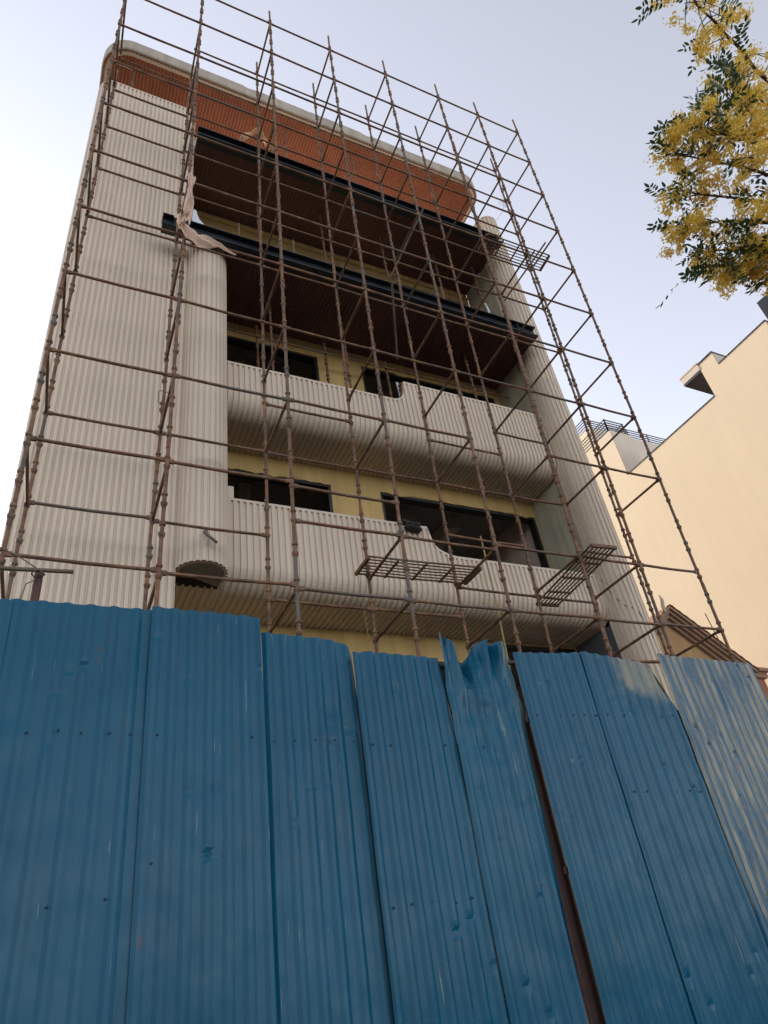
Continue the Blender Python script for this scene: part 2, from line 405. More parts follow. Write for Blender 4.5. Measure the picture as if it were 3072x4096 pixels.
# steel beams
def ibeam(x0, x1, y0, y1, z0, z1, stiff):
    mb = MB(); t = .022; yc = (y0 + y1) / 2
    mb.box((x0, y0, z1-t), (x1, y1, z1)); mb.box((x0, y0, z0), (x1, y1, z0+t)); mb.box((x0, yc-.012, z0+t), (x1, yc+.012, z1-t))
    for x in stiff: mb.box((x, y0+.02, z0+t), (x+.015, y1-.02, z1-t))
    mb.build('steel_beam', M['beam'], B)
ibeam(.80, 9.07, 7.50, 7.72, 11.62, 11.93, [8.55, 1.0])
ibeam(1.36, 9.03, 7.50, 7.72, 15.17, 15.47, [8.6])
mb = MB(); mb.box((1.39, 7.805, s3-.02), (9.19, 7.815, s3+.30)); mb.box((1.39, 7.805, s4-.02), (9.19, 7.815, s4+.24)); mb.build('slab_edge', M['beam'], B)
for x, z in ((2.28, 12.14), (3.42, 12.14), (5.86, 12.14), (6.95, 12.14)):
    mb = MB(); mb.tube([(x, 7.85, z-.05), (x, 7.85, z+.75)], .022, 8); mb.box((x-.05, 7.80, z-.03), (x+.05, 7.89, z-.01)); mb.build('railing_post', M['rustbar'], B)
# roof with rounded corners
xl, xr, yf, rc, yb = -.757, 9.73, 7.94, .65, 12.6
def yfront(x):
    if x < xl + rc: d = xl + rc - x; return yf + rc - math.sqrt(max(0, rc*rc - d*d))
    if x > xr - rc: d = x - (xr - rc); return yf + rc - math.sqrt(max(0, rc*rc - d*d))
    return yf
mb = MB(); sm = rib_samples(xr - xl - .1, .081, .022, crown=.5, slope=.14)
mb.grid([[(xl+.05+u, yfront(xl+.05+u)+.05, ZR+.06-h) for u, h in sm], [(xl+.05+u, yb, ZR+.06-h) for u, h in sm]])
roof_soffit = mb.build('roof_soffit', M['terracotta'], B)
out = [(xl, yb)] + arc(xl+rc, yf+rc, rc, 180, 270, 12)
n = 120
out += [(xl+rc+(xr-xl-2*rc)*k/n, yf) for k in range(1, n)] + arc(xr-rc, yf+rc, rc, 270, 360, 12) + [(xr, yb)]
mb = MB(); r0, r1, r2, r3, r4, r5 = [], [], [], [], [], []
L = path_len(out); acc = 0
for i, (x, y) in enumerate(out):
    a = Vector(out[max(0, i-1)]); c = Vector(out[min(len(out)-1, i+1)]); d = (c - a).normalized(); nn = Vector((d.y, -d.x))
    chip = max(0, noise.noise((x*2.1, y*2.1, 3))-.22)*.22 + .012*noise.noise((x*9, y*9, 5))
    def at(off, z): return (x + nn.x*off, y + nn.y*off, z)
    r0.append(at(-.4, 19.22)); r1.append(at(-.02, 19.25 - chip)); r2.append(at(.0, 19.22 - chip)); r3.append(at(0, 18.84)); r4.append(at(-.02, 18.81)); r5.append(at(-.075, 18.80))
mb.grid([r5, r4, r3, r2, r1, r0])
mb.grid([[(p[0], p[1], 18.85) for p in r5], r5])
mb.build('fascia', M['fascia'], B)
lipo, lipi, lipt = [], [], []
for i, (x, y) in enumerate(out):
    a = Vector(out[max(0, i-1)]); c = Vector(out[min(len(out)-1, i+1)]); d = (c - a).normalized(); nn = Vector((d.y, -d.x))
    for L2, o_, z_ in ((lipo, -.078, 18.78), (lipi, -.15, 18.775), (lipt, -.15, 18.84)): L2.append((x+nn.x*o_, y+nn.y*o_, z_))
mb = MB(); mb.grid([lipt, lipi, lipo, [(p[0], p[1], 18.84) for p in lipo]]); mb.build('roof_lip', M['capping'], B)
mb = MB(); mb.add([(p[0], p[1], 19.2) for p in r0], [tuple(range(len(r0)))]); mb.add([(p[0], p[1], 18.845) for p in r5], [tuple(range(len(r5)))[::-1]]); mb.build('roof_slab', M['concrete'], B)
for x in (-.3, 3.0, 6.2, 9.3):
    mb = MB(); mb.box((x, 12.0, s4+.24), (x+.3, 12.3, ZR)); mb.build('roof_column', M['concrete'], B)
# scraps of fittings on the facade
mb = MB(); mb.tube([(1.70, 7.80, 5.36), (1.70, 7.70, 5.30), (1.71, 7.69, 5.20)], .017, 8); mb.tube([(1.66, 7.70, 5.27), (1.83, 7.67, 5.10)], .022, 8); mb.build('pipe_bracket', M['wire'], B)
mb = MB(); mb.box((2.07, 8.62, s1+.29), (2.32, 8.8, 6.83)); mb.build('masonry_block', M['capping'], B)
mb = MB(); mb.tube([(8.883,7.99,5.584),(8.89,8.0,5.273),(8.954,8.0,5.067)], .004, 5)
mb = MB()
ck = [(9.20, 8.30, 5.75), (9.205, 8.17, 5.35), (9.26, 8.03, 5.05), (9.40, 7.94, 4.95), (9.47, 7.918, 4.78), (9.50, 7.918, 4.52), (9.57, 7.93, 4.36), (9.66, 7.955, 4.12), (9.72, 7.99, 3.9)]
mb.tube(ck, .006, 5); mb.build('loose_cable', M['blackframe'], B)

# ------------------------------------------------------------------ the tube scaffold
S = 6.2; LX, LY, YAW, DZ, Z0, D = .0098, -.0292, -.003, .229, 2.8944, .18
XF = [-.072, .158, .398, .629, .861, 1.098, 1.286, 1.485]
XBK = [-.065, .163, .402, .634, .865, 1.101, 1.290, 1.486]
def node(i, k, back=False, dx=0., dy=0.):
    X = (XBK if back else XF)[i]; Zn = Z0 - k*DZ; h = Zn - 1.5
    x = X + LX*h
    return Vector((x*S + dx, (1 + (D if back else 0) + LY*h + YAW*(X - .8))*S + dy, Zn*S))
A = thing('scaffold', (4.4, 6.8, 0), 'rusty two-row tube scaffold with cup joints standing before the unfinished building', 'scaffold')
# shared coupler: flared lower cup and upper ring
mb = MB(); rp = []
def lathe(mb, prof, n=12):
    rows = [[(r*math.cos(2*math.pi*k/n), r*math.sin(2*math.pi*k/n), z) for k in range(n+1)] for r, z in prof]; mb.grid(rows, smooth=True, flip=True)
lathe(mb, [(.022,-.045), (.030,-.04), (.0395,-.006), (.0395,.008), (.033,.012), (.022,.012)])
lathe(mb, [(.022,.095), (.031,.098), (.0365,.108), (.0365,.124), (.029,.14), (.022,.143)])
lathe(mb, [(.0235,-.06), (.0235,.16)])
cup_ob = mb.build('cup_coupler', M['rustdark'], None, world=False); cup_me = cup_ob.data; bpy.data.objects.remove(cup_ob)
ktop_f = [-.6, -.6, -.42, -.48, -.47, -.46, -.45, -.46]
ktop_b = [1.55, 1.05, -.42, -.5, -.5, -.5, -.5, -.45]
KG = 13.55       # foot of the standards on the pavement
lean = Vector((LX, LY, 1)).normalized()
qrot = Vector((0, 0, 1)).rotation_difference(lean)
for back in (False, True):
    for i in range(8):
        kt = (ktop_b if back else ktop_f)[i]
        n = 40; pts = []; rr = []
        for j in range(n+1):
            k = kt + (KG - kt)*j/n; p_ = node(i, k, back)
            p_ += Vector((.012*noise.noise((i*3.1, k*.6, back)), .012*noise.noise((i*7.3, k*.6, 9+back)), 0)); pts.append(p_); rr.append(.0228)
        mb = MB(); mb.tube(pts, rr, 10)
        for kk in range(0, 5):   # spigot sleeves
            k = kt + 1.2 + kk*2.6 + .3*((i*7+kk*3) % 5)
            if k < 12: mb.tube([node(i, k, back), node(i, k+.12, back)], .0265, 10)
        st = mb.build('standard', M['rust'], A)
        k = math.ceil(kt*3 + .6)/3
        while k < 11.2:
            off = (.03*math.sin(i*5.1 + k*7.7)) if abs(k - round(k)) > .1 else 0
            c = bpy.data.objects.new('cup_coupler', cup_me); col.objects.link(c); c.parent = st
            pw = node(i, k + off, back); c.location = (pw.x - A.location.x, pw.y - A.location.y, pw.z + H - A.location.z)
            c.rotation_mode = 'QUATERNION'; c.rotation_quaternion = qrot
            k += 1/3
ledgers = []
def ledger(i, k, back=False, j=None):
    a = node(i, k, back); b_ = node(i+1 if j is None else j, k, back); d = (b_ - a).normalized()
    dz = random.uniform(-.012, .012); a2 = a + d*.03; b2 = b_ - d*.03; a2.z += dz; b2.z += random.uniform(-.012, .012)
    ledgers.append((a2, b2))
front = {0: [1,2,3,4,5,6,7,8,8.94,9.95], 1: [0,1,2,3,4,5,6,7,8,8.96,9.97], 2: [0,1,2,3,4,5,6,7,8,9,9.36,10],
         3: [0,1,2,3,4,5,6,7,8,9.37,10], 4: [0,1,2,3,4,5,6,7,9.32,10], 5: [0,1,2,3,4,5,6,7,8,9.31,10], 6: [0,1,2,3,4,5,6,7,8,9.3,10]}
backl = {0: [1.2,2.1,3.06,4.03,5.0,8.0,8.98], 1: [0,1,2,3,4,5,8,9.0], 2: [0,1,2,3,4,5,7.34,8,9.68], 3: [0,1,2,3,4,5,8,9.68],
         4: [0,1,2,3,4,5,7.36,8,8.7,9.35], 5: [0,1,2,3,4,5,7.0,8,9.35], 6: [0,1,2,3,4,5,8.65]}
for i in front:
    for k in front[i]: ledger(i, k)
for i in backl:
    for k in backl[i]: ledger(i, k, True)
ledgers.sort(key=lambda t: (t[0].length + t[1].length))
rest = MB()
def end_blades(mb, a, b_):
    d = (b_ - a).normalized()
    for p_, s_ in ((a, 1), (b_, -1)): mb.bar(p_ - d*.012*s_, p_ + d*.05*s_, .03, .052)
for n, (a, b_) in enumerate(ledgers):
    mb = MB() if n < 99 else rest
    mid = (a + b_)/2 + Vector((0, 0, -.006 - .006*random.random()))
    mb.tube([a, mid, b_], .0203, 9); end_blades(mb, a, b_)
    if n < 99: mb.build('ledger', M['rust'], A)
if rest.v: tag(rest.build('ledger', M['rust'], A), kind='stuff')
trans = {0: [1.1,2,3,4,5,6,7,8,9,10], 1: [1,2,3,4,5,6,7,8,9,10], 2: [0,1,2,3,4,5,6,7,8,10], 3: [0,1,2,3,4,5,6,7,8,9.37,10],
         4: [0,1,2,3,4,5,6,7,8,9.35,10], 5: [0,1,2,3,4,5,6,7,8,9.3,10], 6: [0,1,2,3,4,5,6,7,8,9.3,10], 7: [0,1,2,3,4,5,6,7,8,10]}
for i in trans:
    for k in trans[i]:
        a, b_ = node(i, k), node(i, k, True); d = (b_ - a).normalized()
        mb = MB(); mb.tube([a + d*.03, b_ - d*.03], .0205, 9); end_blades(mb, a + d*.03, b_ - d*.03); mb.build('transom', M['rust'], A)
for a, b_ in (((5.548,6.10,12.607),(5.132,7.251,11.517)), ((8.60,6.02,12.86),(8.10,7.24,12.14)), ((4.90,7.15,9.1),(4.40,6.12,9.75))):
    mb = MB(); mb.tube([a, b_], .019, 9); mb.build('brace', M['rust'], A)
# diagonal clamp tube hung across two lifts on the right
mb = MB(); mb.tube([(8.535,6.088,12.765), (8.149,7.221,12.21)], .017, 9); mb.build('brace', M['rust'], A)

# walkway grilles lying on the transoms
def platform(corners, label, bars=7, cross=4):
    """corners a,b: one short end; c,d: the other"""
    a, b_, c, d = [Vector(p) for p in corners]
    ctr = (a+b_+c+d)/4; T = thing('walkway_grille', (ctr.x, ctr.y, ctr.z + H), label, 'scaffold platform', 'walkway grilles on the scaffold')
    for p_, q in ((a, b_), (c, d)):
        mb = MB(); mb.bar(p_, q, .035, .05); mb.build('end_frame', M['rustbar'], T)
    for k in range(bars):
        t = k/(bars-1); mb = MB()
        mb.tube([a.lerp(b_, t)+Vector((0,0,.012)), (a.lerp(b_, t)+c.lerp(d, t))/2 + Vector((0,0,.004)), c.lerp(d, t)+Vector((0,0,.012))], .0105 if 0 < k < bars-1 else .015, 7); mb.build('bar', M['rustbar'], T)
    for k in range(1, cross):
        t = k/cross; mb = MB(); mb.bar(a.lerp(c, t)+Vector((0,0,-.012)), b_.lerp(d, t)+Vector((0,0,-.012)), .02, .03); mb.build('cross_bar', M['rustbar'], T)
    return T
platform([(3.715,7.03,4.735),(3.715,7.49,4.735),(5.45,6.96,4.735),(5.45,7.42,4.735)], 'rusty walkway grille lying lengthwise below the stepped-down lower parapet')
platform([(6.76,6.05,4.74),(7.20,6.02,4.74),(7.03,7.79,4.74),(7.45,7.76,4.74)], 'rusty walkway grille set crosswise in front of the right pillar foot')
platform([(6.95,6.03,12.33),(6.97,6.42,12.33),(8.52,6.01,12.33),(8.55,6.40,12.33)], 'rusty walkway grille high on the scaffold against the sky', 7, 4)

# props standing inside the open storeys
def prop(x, y, z0, z1, label, grp):
    T = thing('inner_prop', (x, y, z0 + H), label, 'prop', grp)
    mb = MB(); mb.tube([(x, y, z0), (x+.004, y, z1)], .0225, 9); mb.build('tube', M['rust'], T)
    k = z0 + .35
    while k < z1 - .08:
        c = bpy.data.objects.new('cup_coupler', cup_me); col.objects.link(c); c.parent = T
        c.location = (0, 0, k - z0); k += .47
g2 = 'props on the second balcony'
sc_ = 8.58/8.8
prop(3.16*sc_, 8.58, s2+.30, s3-.02, 'tall rusty prop on the second balcony beside its left window', g2)
prop(4.78*sc_, 8.58, s2+.30, s3-.02, 'tall red-brown prop on the second balcony between its two windows', g2)
prop(7.92*sc_, 8.58, s2+.30, s3-.02, 'tall rusty prop at the right end of the second balcony', g2)
sc_ = 9.1/8.8
prop(2.865*sc_, 9.1, s2+.30, 11.42, 'short prop in front of the left window of the second balcony', g2)
prop(4.30*sc_, 9.1, s2+.30, 11.45, 'short prop against the yellow wall of the second balcony', g2)
prop(5.69*sc_, 9.1, s2+.30, 11.38, 'short prop standing in front of the right window of the second balcony', g2)
T = thing('inner_rail', (3.6, 9.05, 11.16 + H), 'rusty rail tube running along the yellow wall of the second balcony', 'tube')
mb = MB(); mb.tube([(2.15, 9.05, 11.09), (9.15, 9.05, 11.16)], .02, 9); mb.build('tube', M['rust'], T)
sc_ = 8.58/8.8; g3 = 'props on the third storey'
prop(3.01*sc_, 8.58, s3+.28, s4-.02, 'rusty prop on the third storey nearest the left wall', g3)
prop(4.61*sc_, 8.58, s3+.28, s4-.02, 'rusty prop on the third storey behind the middle of the yellow strip', g3)
prop(6.25*sc_, 8.58, s3+.28, s4-.02, 'rusty prop on the third storey right of the crossing brace', g3)
prop(7.83*sc_, 8.58, s3+.28, s4-.02, 'rusty prop on the third storey near the dark window', g3)
prop(9.06*sc_, 8.58, s3+.28, s4-.02, 'rusty prop on the third storey beside the right pillar', g3)
g4 = 'props under the roof soffit'
prop(-.035, 8.36, s4+.25, ZR-.03, 'clay-smeared prop under the soffit behind the left wall', g4)
prop(3.70, 8.38, s4+.25, ZR-.03, 'clay-smeared prop under the soffit right of the tan cloth', g4)
prop(5.60, 8.38, s4+.25, ZR-.03, 'clay-smeared prop under the middle of the soffit', g4)

# ------------------------------------------------------------------ cloths, rags and wires
def cloth(name, mat, label, strips, width_noise=.0):
    """each strip: list of (left point, right point); gets pleats"""
    mb = MB()
    for si, st in enumerate(strips):
        rows = []; m_ = 10
        fine = []
        for (a, b_), (c, d) in zip(st, st[1:]):
            for t in (0, .25, .5, .75): fine.append((Vector(a).lerp(Vector(c), t), Vector(b_).lerp(Vector(d), t)))
        fine.append((Vector(st[-1][0]), Vector(st[-1][1])))
        for j, (a, b_) in enumerate(fine):
            row = []; w = (b_ - a).length
            for q in range(m_+1):
                t = q/m_; p_ = a.lerp(b_, t)
                amp = min(.05, .25*w)
                p_ = p_ + Vector((.0, -amp*(math.sin(t*9 + j*.45 + si*2) + .6*noise.noise((t*4, j*.4, si))), .2*amp*noise.noise((t*3, j*.5, si+7)))); row.append(p_)
            rows.append(row)
        mb.grid(rows, smooth=True)
    return tag(mb.build(name, mat), label, 'cloth')
y = 6.10
cloth('twisted_cloth', M['pinkcloth'], 'peach cloth knotted round the scaffold standard, one corner blown along a ledger', [
    [((.93,y,10.98),(1.03,y-.02,10.99)), ((.95,y-.06,10.7),(1.06,y-.02,10.68)), ((.985,y-.05,10.5),(1.04,y-.04,10.48)), ((.935,y-.05,10.12),(1.07,y-.02,10.1)), ((.91,y-.06,9.8),(1.06,y-.01,9.8)), ((.94,y-.05,9.62),(1.03,y-.02,9.58))],
    [((1.05,y,10.94),(1.10,y,10.92)), ((1.0,y-.03,10.62),(1.06,y,10.66)), ((.96,y-.05,10.42),(1.02,y-.05,10.44)), ((1.0,y-.07,10.05),(1.08,y,10.0)), ((.93,y-.07,9.75),(1.03,y-.05,9.82)), ((.86,y-.03,9.62),(.92,y-.05,9.70))],
    [((.80,y,9.70),(.86,y-.02,9.74)), ((.84,y-.05,9.60),(.93,y-.03,9.66)), ((.83,y-.03,9.46),(.95,y-.03,9.52)), ((.87,y-.03,9.40),(1.0,y-.02,9.62))],
    [((.885,y+.02,9.48),(.91,y,9.58)), ((.95,y,9.24),(1.06,y,9.53)), ((1.14,y,9.18),(1.22,y,9.45)), ((1.34,y,9.20),(1.38,y,9.35)), ((1.46,y+.02,9.26),(1.50,y,9.34)), ((1.6,y+.03,9.24),(1.64,y+.03,9.30)), ((1.72,y+.03,9.22),(1.735,y+.03,9.24))]])
y = 7.44
cloth('draped_cloth', M['tancloth'], 'tan cloth strip arched over the upper steel beam', [
    [((2.20,y,15.36),(2.30,y,15.36)), ((2.25,y-.02,15.58),(2.36,y,15.50)), ((2.40,y-.03,15.80),(2.46,y,15.68)), ((2.56,y-.03,16.05),(2.60,y,15.9)), ((2.67,y-.03,16.17),(2.68,y,15.98)), ((2.76,y-.03,16.05),(2.70,y,15.88)), ((2.85,y-.02,15.80),(2.76,y,15.68)), ((2.91,y,15.60),(2.80,y,15.50)), ((3.01,y,15.44),(2.86,y,15.40))]])
def rag(name, pts, r, mat, label, cat):
    mb = MB()
    for p_ in pts:
        n = 7; rows = []
        for i in range(n+1):
            a = math.pi*i/n; row = []
            for k in range(13):
                t = 2*math.pi*k/12; v = Vector((math.sin(a)*math.cos(t)*1.6, math.sin(a)*math.sin(t), math.cos(a)*.7))
                row.append(Vector(p_) + v*r*(1 + .55*noise.noise(v*2.1 + Vector(p_)*3)))
            rows.append(row)
        mb.grid(rows, smooth=False)
    return tag(mb.build(name, mat), label, cat)
rag('rag_bundle', [(5.16, 8.33, 6.40), (5.27, 8.30, 6.36), (5.36, 8.33, 6.39), (5.24, 8.27, 6.27), (5.34, 8.28, 6.26)], .075, M['bundle'], 'black bundle of rags lying over the lower parapet near its step', 'rags')
mb = MB(); wl = [(1.06,7.30,7.03),(.945,7.30,7.03),(.92,7.30,7.05),(.912,7.30,7.26),(.93,7.30,7.29),(1.04,7.30,7.28),(1.06,7.30,7.25),(1.06,7.30,7.07)]
mb.tube(wl, .006, 6); tag(mb.build('bent_rod', M['wire']), 'thin bent iron rod hooked on the scaffold before the left wall', 'rod')
mb = MB(); wl = []
for k in range(60):
    t = k/59; a = t*6*math.pi; rr_ = .10 + .05*math.sin(3*t*math.pi)
    wl.append((9.2 + rr_*math.cos(a)*1.1, 7.08 + .05*math.sin(a*.7), 16.37 + rr_*math.sin(a)))
mb.tube(wl, .0035, 5); mb.tube([(9.12,7.1,16.2),(9.03,7.11,15.95),(8.71,7.13,15.42)], .0035, 5)
tag(mb.build('wire_coil', M['wire']), 'tangle of thin wire caught on the scaffold by the roof corner', 'wire')
mb = MB(); mb.tube([(6.55,8.16,6.22),(6.49,8.1,5.07),(6.36,8.06,3.2),(6.20,8.02,.6),(6.1,8.0,-1.42)], [.014,.016,.018,.02,.022], 8)
tag(mb.build('bamboo_pole', M['bamboo']), 'yellowish bamboo pole leaning on the lower balcony', 'pole')
mb = MB(); mb.tube([(3.72,7.45,4.70),(3.80,7.5,3.6),(3.90,7.5,2.2),(3.95,7.5,.5)], .004, 5); tag(mb.build('hanging_string', M['bamboo']), 'thin string hanging from the lengthwise walkway grille', 'string')
mb = MB(); mb.add([(6.19,9.28,11.03),(6.27,9.30,11.03),(6.285,9.28,10.72),(6.30,9.3,10.45),(6.22,9.3,10.40),(6.21,9.27,10.7)], [(0,1,2,5),(5,2,3,4)]); mb.add([(x, y_+.02, z) for x, y_, z in [(6.19,9.28,11.03),(6.27,9.30,11.03),(6.285,9.28,10.72),(6.30,9.3,10.45),(6.22,9.3,10.40),(6.21,9.27,10.7)]], [(5,2,1,0),(4,3,2,5)])
tag(mb.build('plastic_strip', M['whiteplastic']), 'pale blue plastic strip hanging in the notch of the upper parapet', 'plastic')
mb = MB(); pp = [[(1.385,7.99,13.07),(1.43,7.97,13.10),(1.47,7.98,13.07)],[(1.40,7.98,12.95),(1.44,7.95,12.96),(1.49,7.97,12.93)],[(1.39,7.98,12.80),(1.47,7.96,12.83),(1.53,7.97,12.80)],[(1.40,7.97,12.60),(1.52,7.95,12.64),(1.64,7.97,12.66)]]
mb.grid(pp, smooth=True); mb.grid([[(x, y_+.015, z) for x, y_, z in r] for r in pp], smooth=True, flip=True); tag(mb.build('plastic_sheet', M['whiteplastic']), 'torn white plastic sheet on the lower steel beam beside the left wall', 'plastic')
mb = MB(); mb.tube([(8.90,8.6,14.0),(8.92,8.58,13.80),(8.95,8.6,13.6),(8.95,8.6,12.15)], .035, 9); tag(mb.build('drain_pipe', M['whiteplastic']), 'short white pipe standing on the lower beam beside the right pillar', 'pipe')

# ------------------------------------------------------------------ blue sheet fence
YF = 4.6
Fc = thing('sheet_fence', (2.2, YF, 0), 'tall blue corrugated metal sheet fence along the street', 'fence')
def sheet(x0, x1, top, mat, pitch=.148, depth=.017, rib=.030, dents=(), crumple=0., y=0., tilt=0., phase=.25, attr=False, right_cut=None, zb=-H+.13):
    prof = []; x = x0; k = 0
    c = x0 + phase*pitch
    xs = [(x0, 0.)]
    while c < x1 + .05:
        for dx, h in (((-rib*.95, 0), (-rib*.42, 1), (rib*.42, 1), (rib*.95, 0), (pitch*.5, .03)) if attr else ((-rib*1.3, 0), (-rib*.4, 1), (rib*.4, 1), (rib*1.3, 0), (pitch*.5, .02))):
            u = c + dx
            if x0 < u < x1: xs.append((u, h))
        c += pitch
    xs.append((x1, 0.)); xs.sort()
    step = .022 if (dents or crumple) else .06
    fine = []
    for (ua, ha), (ub, hb) in zip(xs, xs[1:]):
        m_ = max(1, int((ub-ua)/step))
        for q in range(m_): fine.append((ua+(ub-ua)*q/m_, ha+(hb-ha)*q/m_))
    fine.append(xs[-1]); xs = fine
    kr = random.Random(int(x0*1000)); kinks = [[(kr.uniform(-1.2, 2.3), kr.uniform(.3, 1.)) for _ in range(kr.choice((0,1,1,2)))] for _ in range(24)]
    NR = 130 if crumple else (120)
    mb = MB(); rows = []; fl = []
    for r in range(NR+1):
        t = r/NR; row = []
        for u, h in xs:
            zt = top(u); tt = t**.75
            z = zb + (zt - zb)*tt
            lean_ = tilt*(tt)
            hk = h
            for zk, kd in kinks[int((u - x0)/pitch + .5) % 24]: hk *= 1 - .75*kd*math.exp(-((z-zk)/.028)**2)
            yy = YF + y - depth*hk + lean_
            yy += .010*noise.noise((u*1.3, z*.9, 3.3+x0)) + .004*noise.noise((u*6, z*3, 1))
            xx = u + .004*noise.noise((u*3, z*1.5, 8))
            for dxx, dzz, rad, amp in dents:
                dd = math.hypot((u-dxx)/rad, (z-dzz)/(rad*.7))
                if dd < 1: yy += .22*amp*(1-dd*dd)**2
            if crumple:
                w = max(0, min(1, (z - (zt - 1.9))/1.7))
                yy += crumple*w*(.8*noise.noise((u*4.2, z*2.2, 5)) + .5*noise.noise((u*9, z*5, 2)))
                w2 = max(0, (z - (zt - .42))/.42)
                fold = math.exp(-((u-3.22)/.085)**2)
                yy += .16*w2*fold + .05*w2*math.sin((u-3)*40); z -= .17*w2*fold
                z += .05*w2*math.exp(-((u-3.02)/.05)**2)
            if right_cut:
                lim = right_cut(z); xx = min(xx, lim)
            row.append((xx * (YF + y + lean_)/YF, yy, z))
        rows.append(row)
    mb.grid(rows, smooth=False)
    o = mb.build('sheet_panel', mat, Fc)
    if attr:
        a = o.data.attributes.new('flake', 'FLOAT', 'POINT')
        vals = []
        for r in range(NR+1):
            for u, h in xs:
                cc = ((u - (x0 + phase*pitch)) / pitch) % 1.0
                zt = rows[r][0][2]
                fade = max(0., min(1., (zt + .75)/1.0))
                vals.append((.57 if .56 < cc < .82 else .06) * fade)  # left rib flanks tan, weaker towards the bottom
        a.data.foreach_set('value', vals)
    return o
def rivets(panel, x0, x1, n, z, y=0.):
    for k in range(n):
        x = x0 + (x1-x0)*(k+.5)/n + random.uniform(-.02, .02); zz = z + random.uniform(-.012, .012)
        c = bpy.data.objects.new('rivet', rivet_me); col.objects.link(c); c.parent = panel
        c.location = (x - Fc.location.x, YF + y - .006 - Fc.location.y, zz + H - Fc.location.z)
mb = MB(); rows = [[(.0085*math.cos(a)*f, -.006*g, .0085*math.sin(a)*f) for a in [2*math.pi*k/8 for k in range(9)]] for f, g in ((1, 0), (.85, .7), (.3, 1))]
mb.grid(rows, smooth=True, flip=True); ro = mb.build('rivet', M['blackframe'], None, world=False); rivet_me = ro.data; bpy.data.objects.remove(ro)
X = lambda v: v*YF
L_ = lambda *p: interp([(X(a), X(z)) for a, z in p])
p0 = sheet(X(-.30), X(-.052), L_((-.3,.522),(-.05,.524)), M['blue'], .15, y=.004)
sheet(X(-.72), X(-.508), L_((-.72,.521),(-.5,.525)), M['blue2'], .135, y=-.01)
sheet(X(-.512), X(-.296), L_((-.51,.524),(-.29,.52)), M['blue'], .15, y=-.004)
p1 = sheet(X(-.056), X(.142), L_((-.06,.528),(.14,.529)), M['blue'], .150, dents=[(.15,1.95,.05,.03),(-.1,1.5,.2,-.03)], phase=.28, tilt=.02, right_cut=lambda z: X(.1392) if z > 1.3 else X(.1392)+ (1.3-z)*.02)
p2 = sheet(X(.1386), X(.3165), L_((.13,.5295),(.30,.526),(.3095,.522)), M['blue'], .125, dents=[(.68,2.2,.05,.03),(.9,1.9,.06,.02),(1.1,1.2,.07,.025),(.82,1.0,.05,.02)], y=-.008, phase=.3, tilt=-.01, right_cut=lambda z: X(.3095)+max(0,(2.3-z))*.012)
p3 = sheet(X(.3115), X(.478), L_((.31,.508),(.42,.5045),(.455,.497),(.463,.49),(.4685,.474)), M['blue2'], .128, dents=[(1.95,1.75,.14,.045),(1.9,1.55,.12,-.05),(2.05,1.6,.08,.04),(1.75,1.2,.06,.03)], y=.02, tilt=.05, phase=.35, right_cut=lambda z: X(.4672)+max(0,(2.25-z))*.035)
p4 = sheet(X(.4715), X(.655), L_((.47,.476),(.482,.472),(.49,.477),(.56,.474),(.634,.471)), M['blue'], .122, dents=[(2.5,1.9,.1,.02),(2.6,.9,.09,.02)], y=-.015, tilt=.0, phase=.2, right_cut=lambda z: X(.634)+max(0,(2.2-z))*.09)
p5 = sheet(X(.645), X(.7985), L_((.64,.510),(.70,.505),(.79,.5055),(.7985,.498)), M['bluecrumple'], .135, crumple=.05, dents=[(3.2,1.72,.22,.06),(3.35,1.95,.12,-.04),(3.3,1.35,.12,.025),(3.5,1.5,.10,.02),(3.1,1.1,.09,.018),(3.42,.95,.10,.018),(3.2,.75,.08,.015)], y=-.03, tilt=-.03, phase=.3, right_cut=lambda z: X(.7985) - max(0, 2.2-z)*.047)
p6 = sheet(X(.809), X(.983), L_((.81,.495),(.90,.499),(.983,.505)), M['blue2'], .128, dents=[(4.05,1.9,.06,.02),(4.2,1.5,.07,.02)], y=.0, phase=.42)
cut = lambda z: X(1.215) if z < 1.78 else X(1.192) - (z - 1.78)*.40
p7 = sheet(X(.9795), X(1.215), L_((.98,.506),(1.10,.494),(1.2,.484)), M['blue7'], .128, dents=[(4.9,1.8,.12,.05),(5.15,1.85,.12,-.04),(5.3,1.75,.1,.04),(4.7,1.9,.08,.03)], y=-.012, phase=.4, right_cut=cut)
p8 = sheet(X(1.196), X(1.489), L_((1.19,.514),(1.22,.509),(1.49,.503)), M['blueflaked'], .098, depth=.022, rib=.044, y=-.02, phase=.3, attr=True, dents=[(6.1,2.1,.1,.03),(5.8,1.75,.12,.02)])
for pn, a, b_, n, z in ((p1,-.056,.138,6,.335),(p2,.14,.309,5,.331),(p3,.314,.468,5,.324),(p4,.472,.634,5,.315),(p5,.646,.797,5,.311),(p6,.812,.982,6,.374),(p7,.985,1.19,6,.375),(p8,1.2,1.487,8,.372),
                        (p2,.14,.309,4,.17),(p4,.472,.634,5,.09),(p5,.646,.797,4,.10),(p7,.985,1.19,6,.23),(p8,1.2,1.487,6,.22),(p1,-.05,.138,3,.13)):
    rivets(pn, X(a), X(b_), n, X(z), {p2:-.008, p4:-.015, p5:-.03, p7:-.012, p8:-.02}.get(pn, 0))
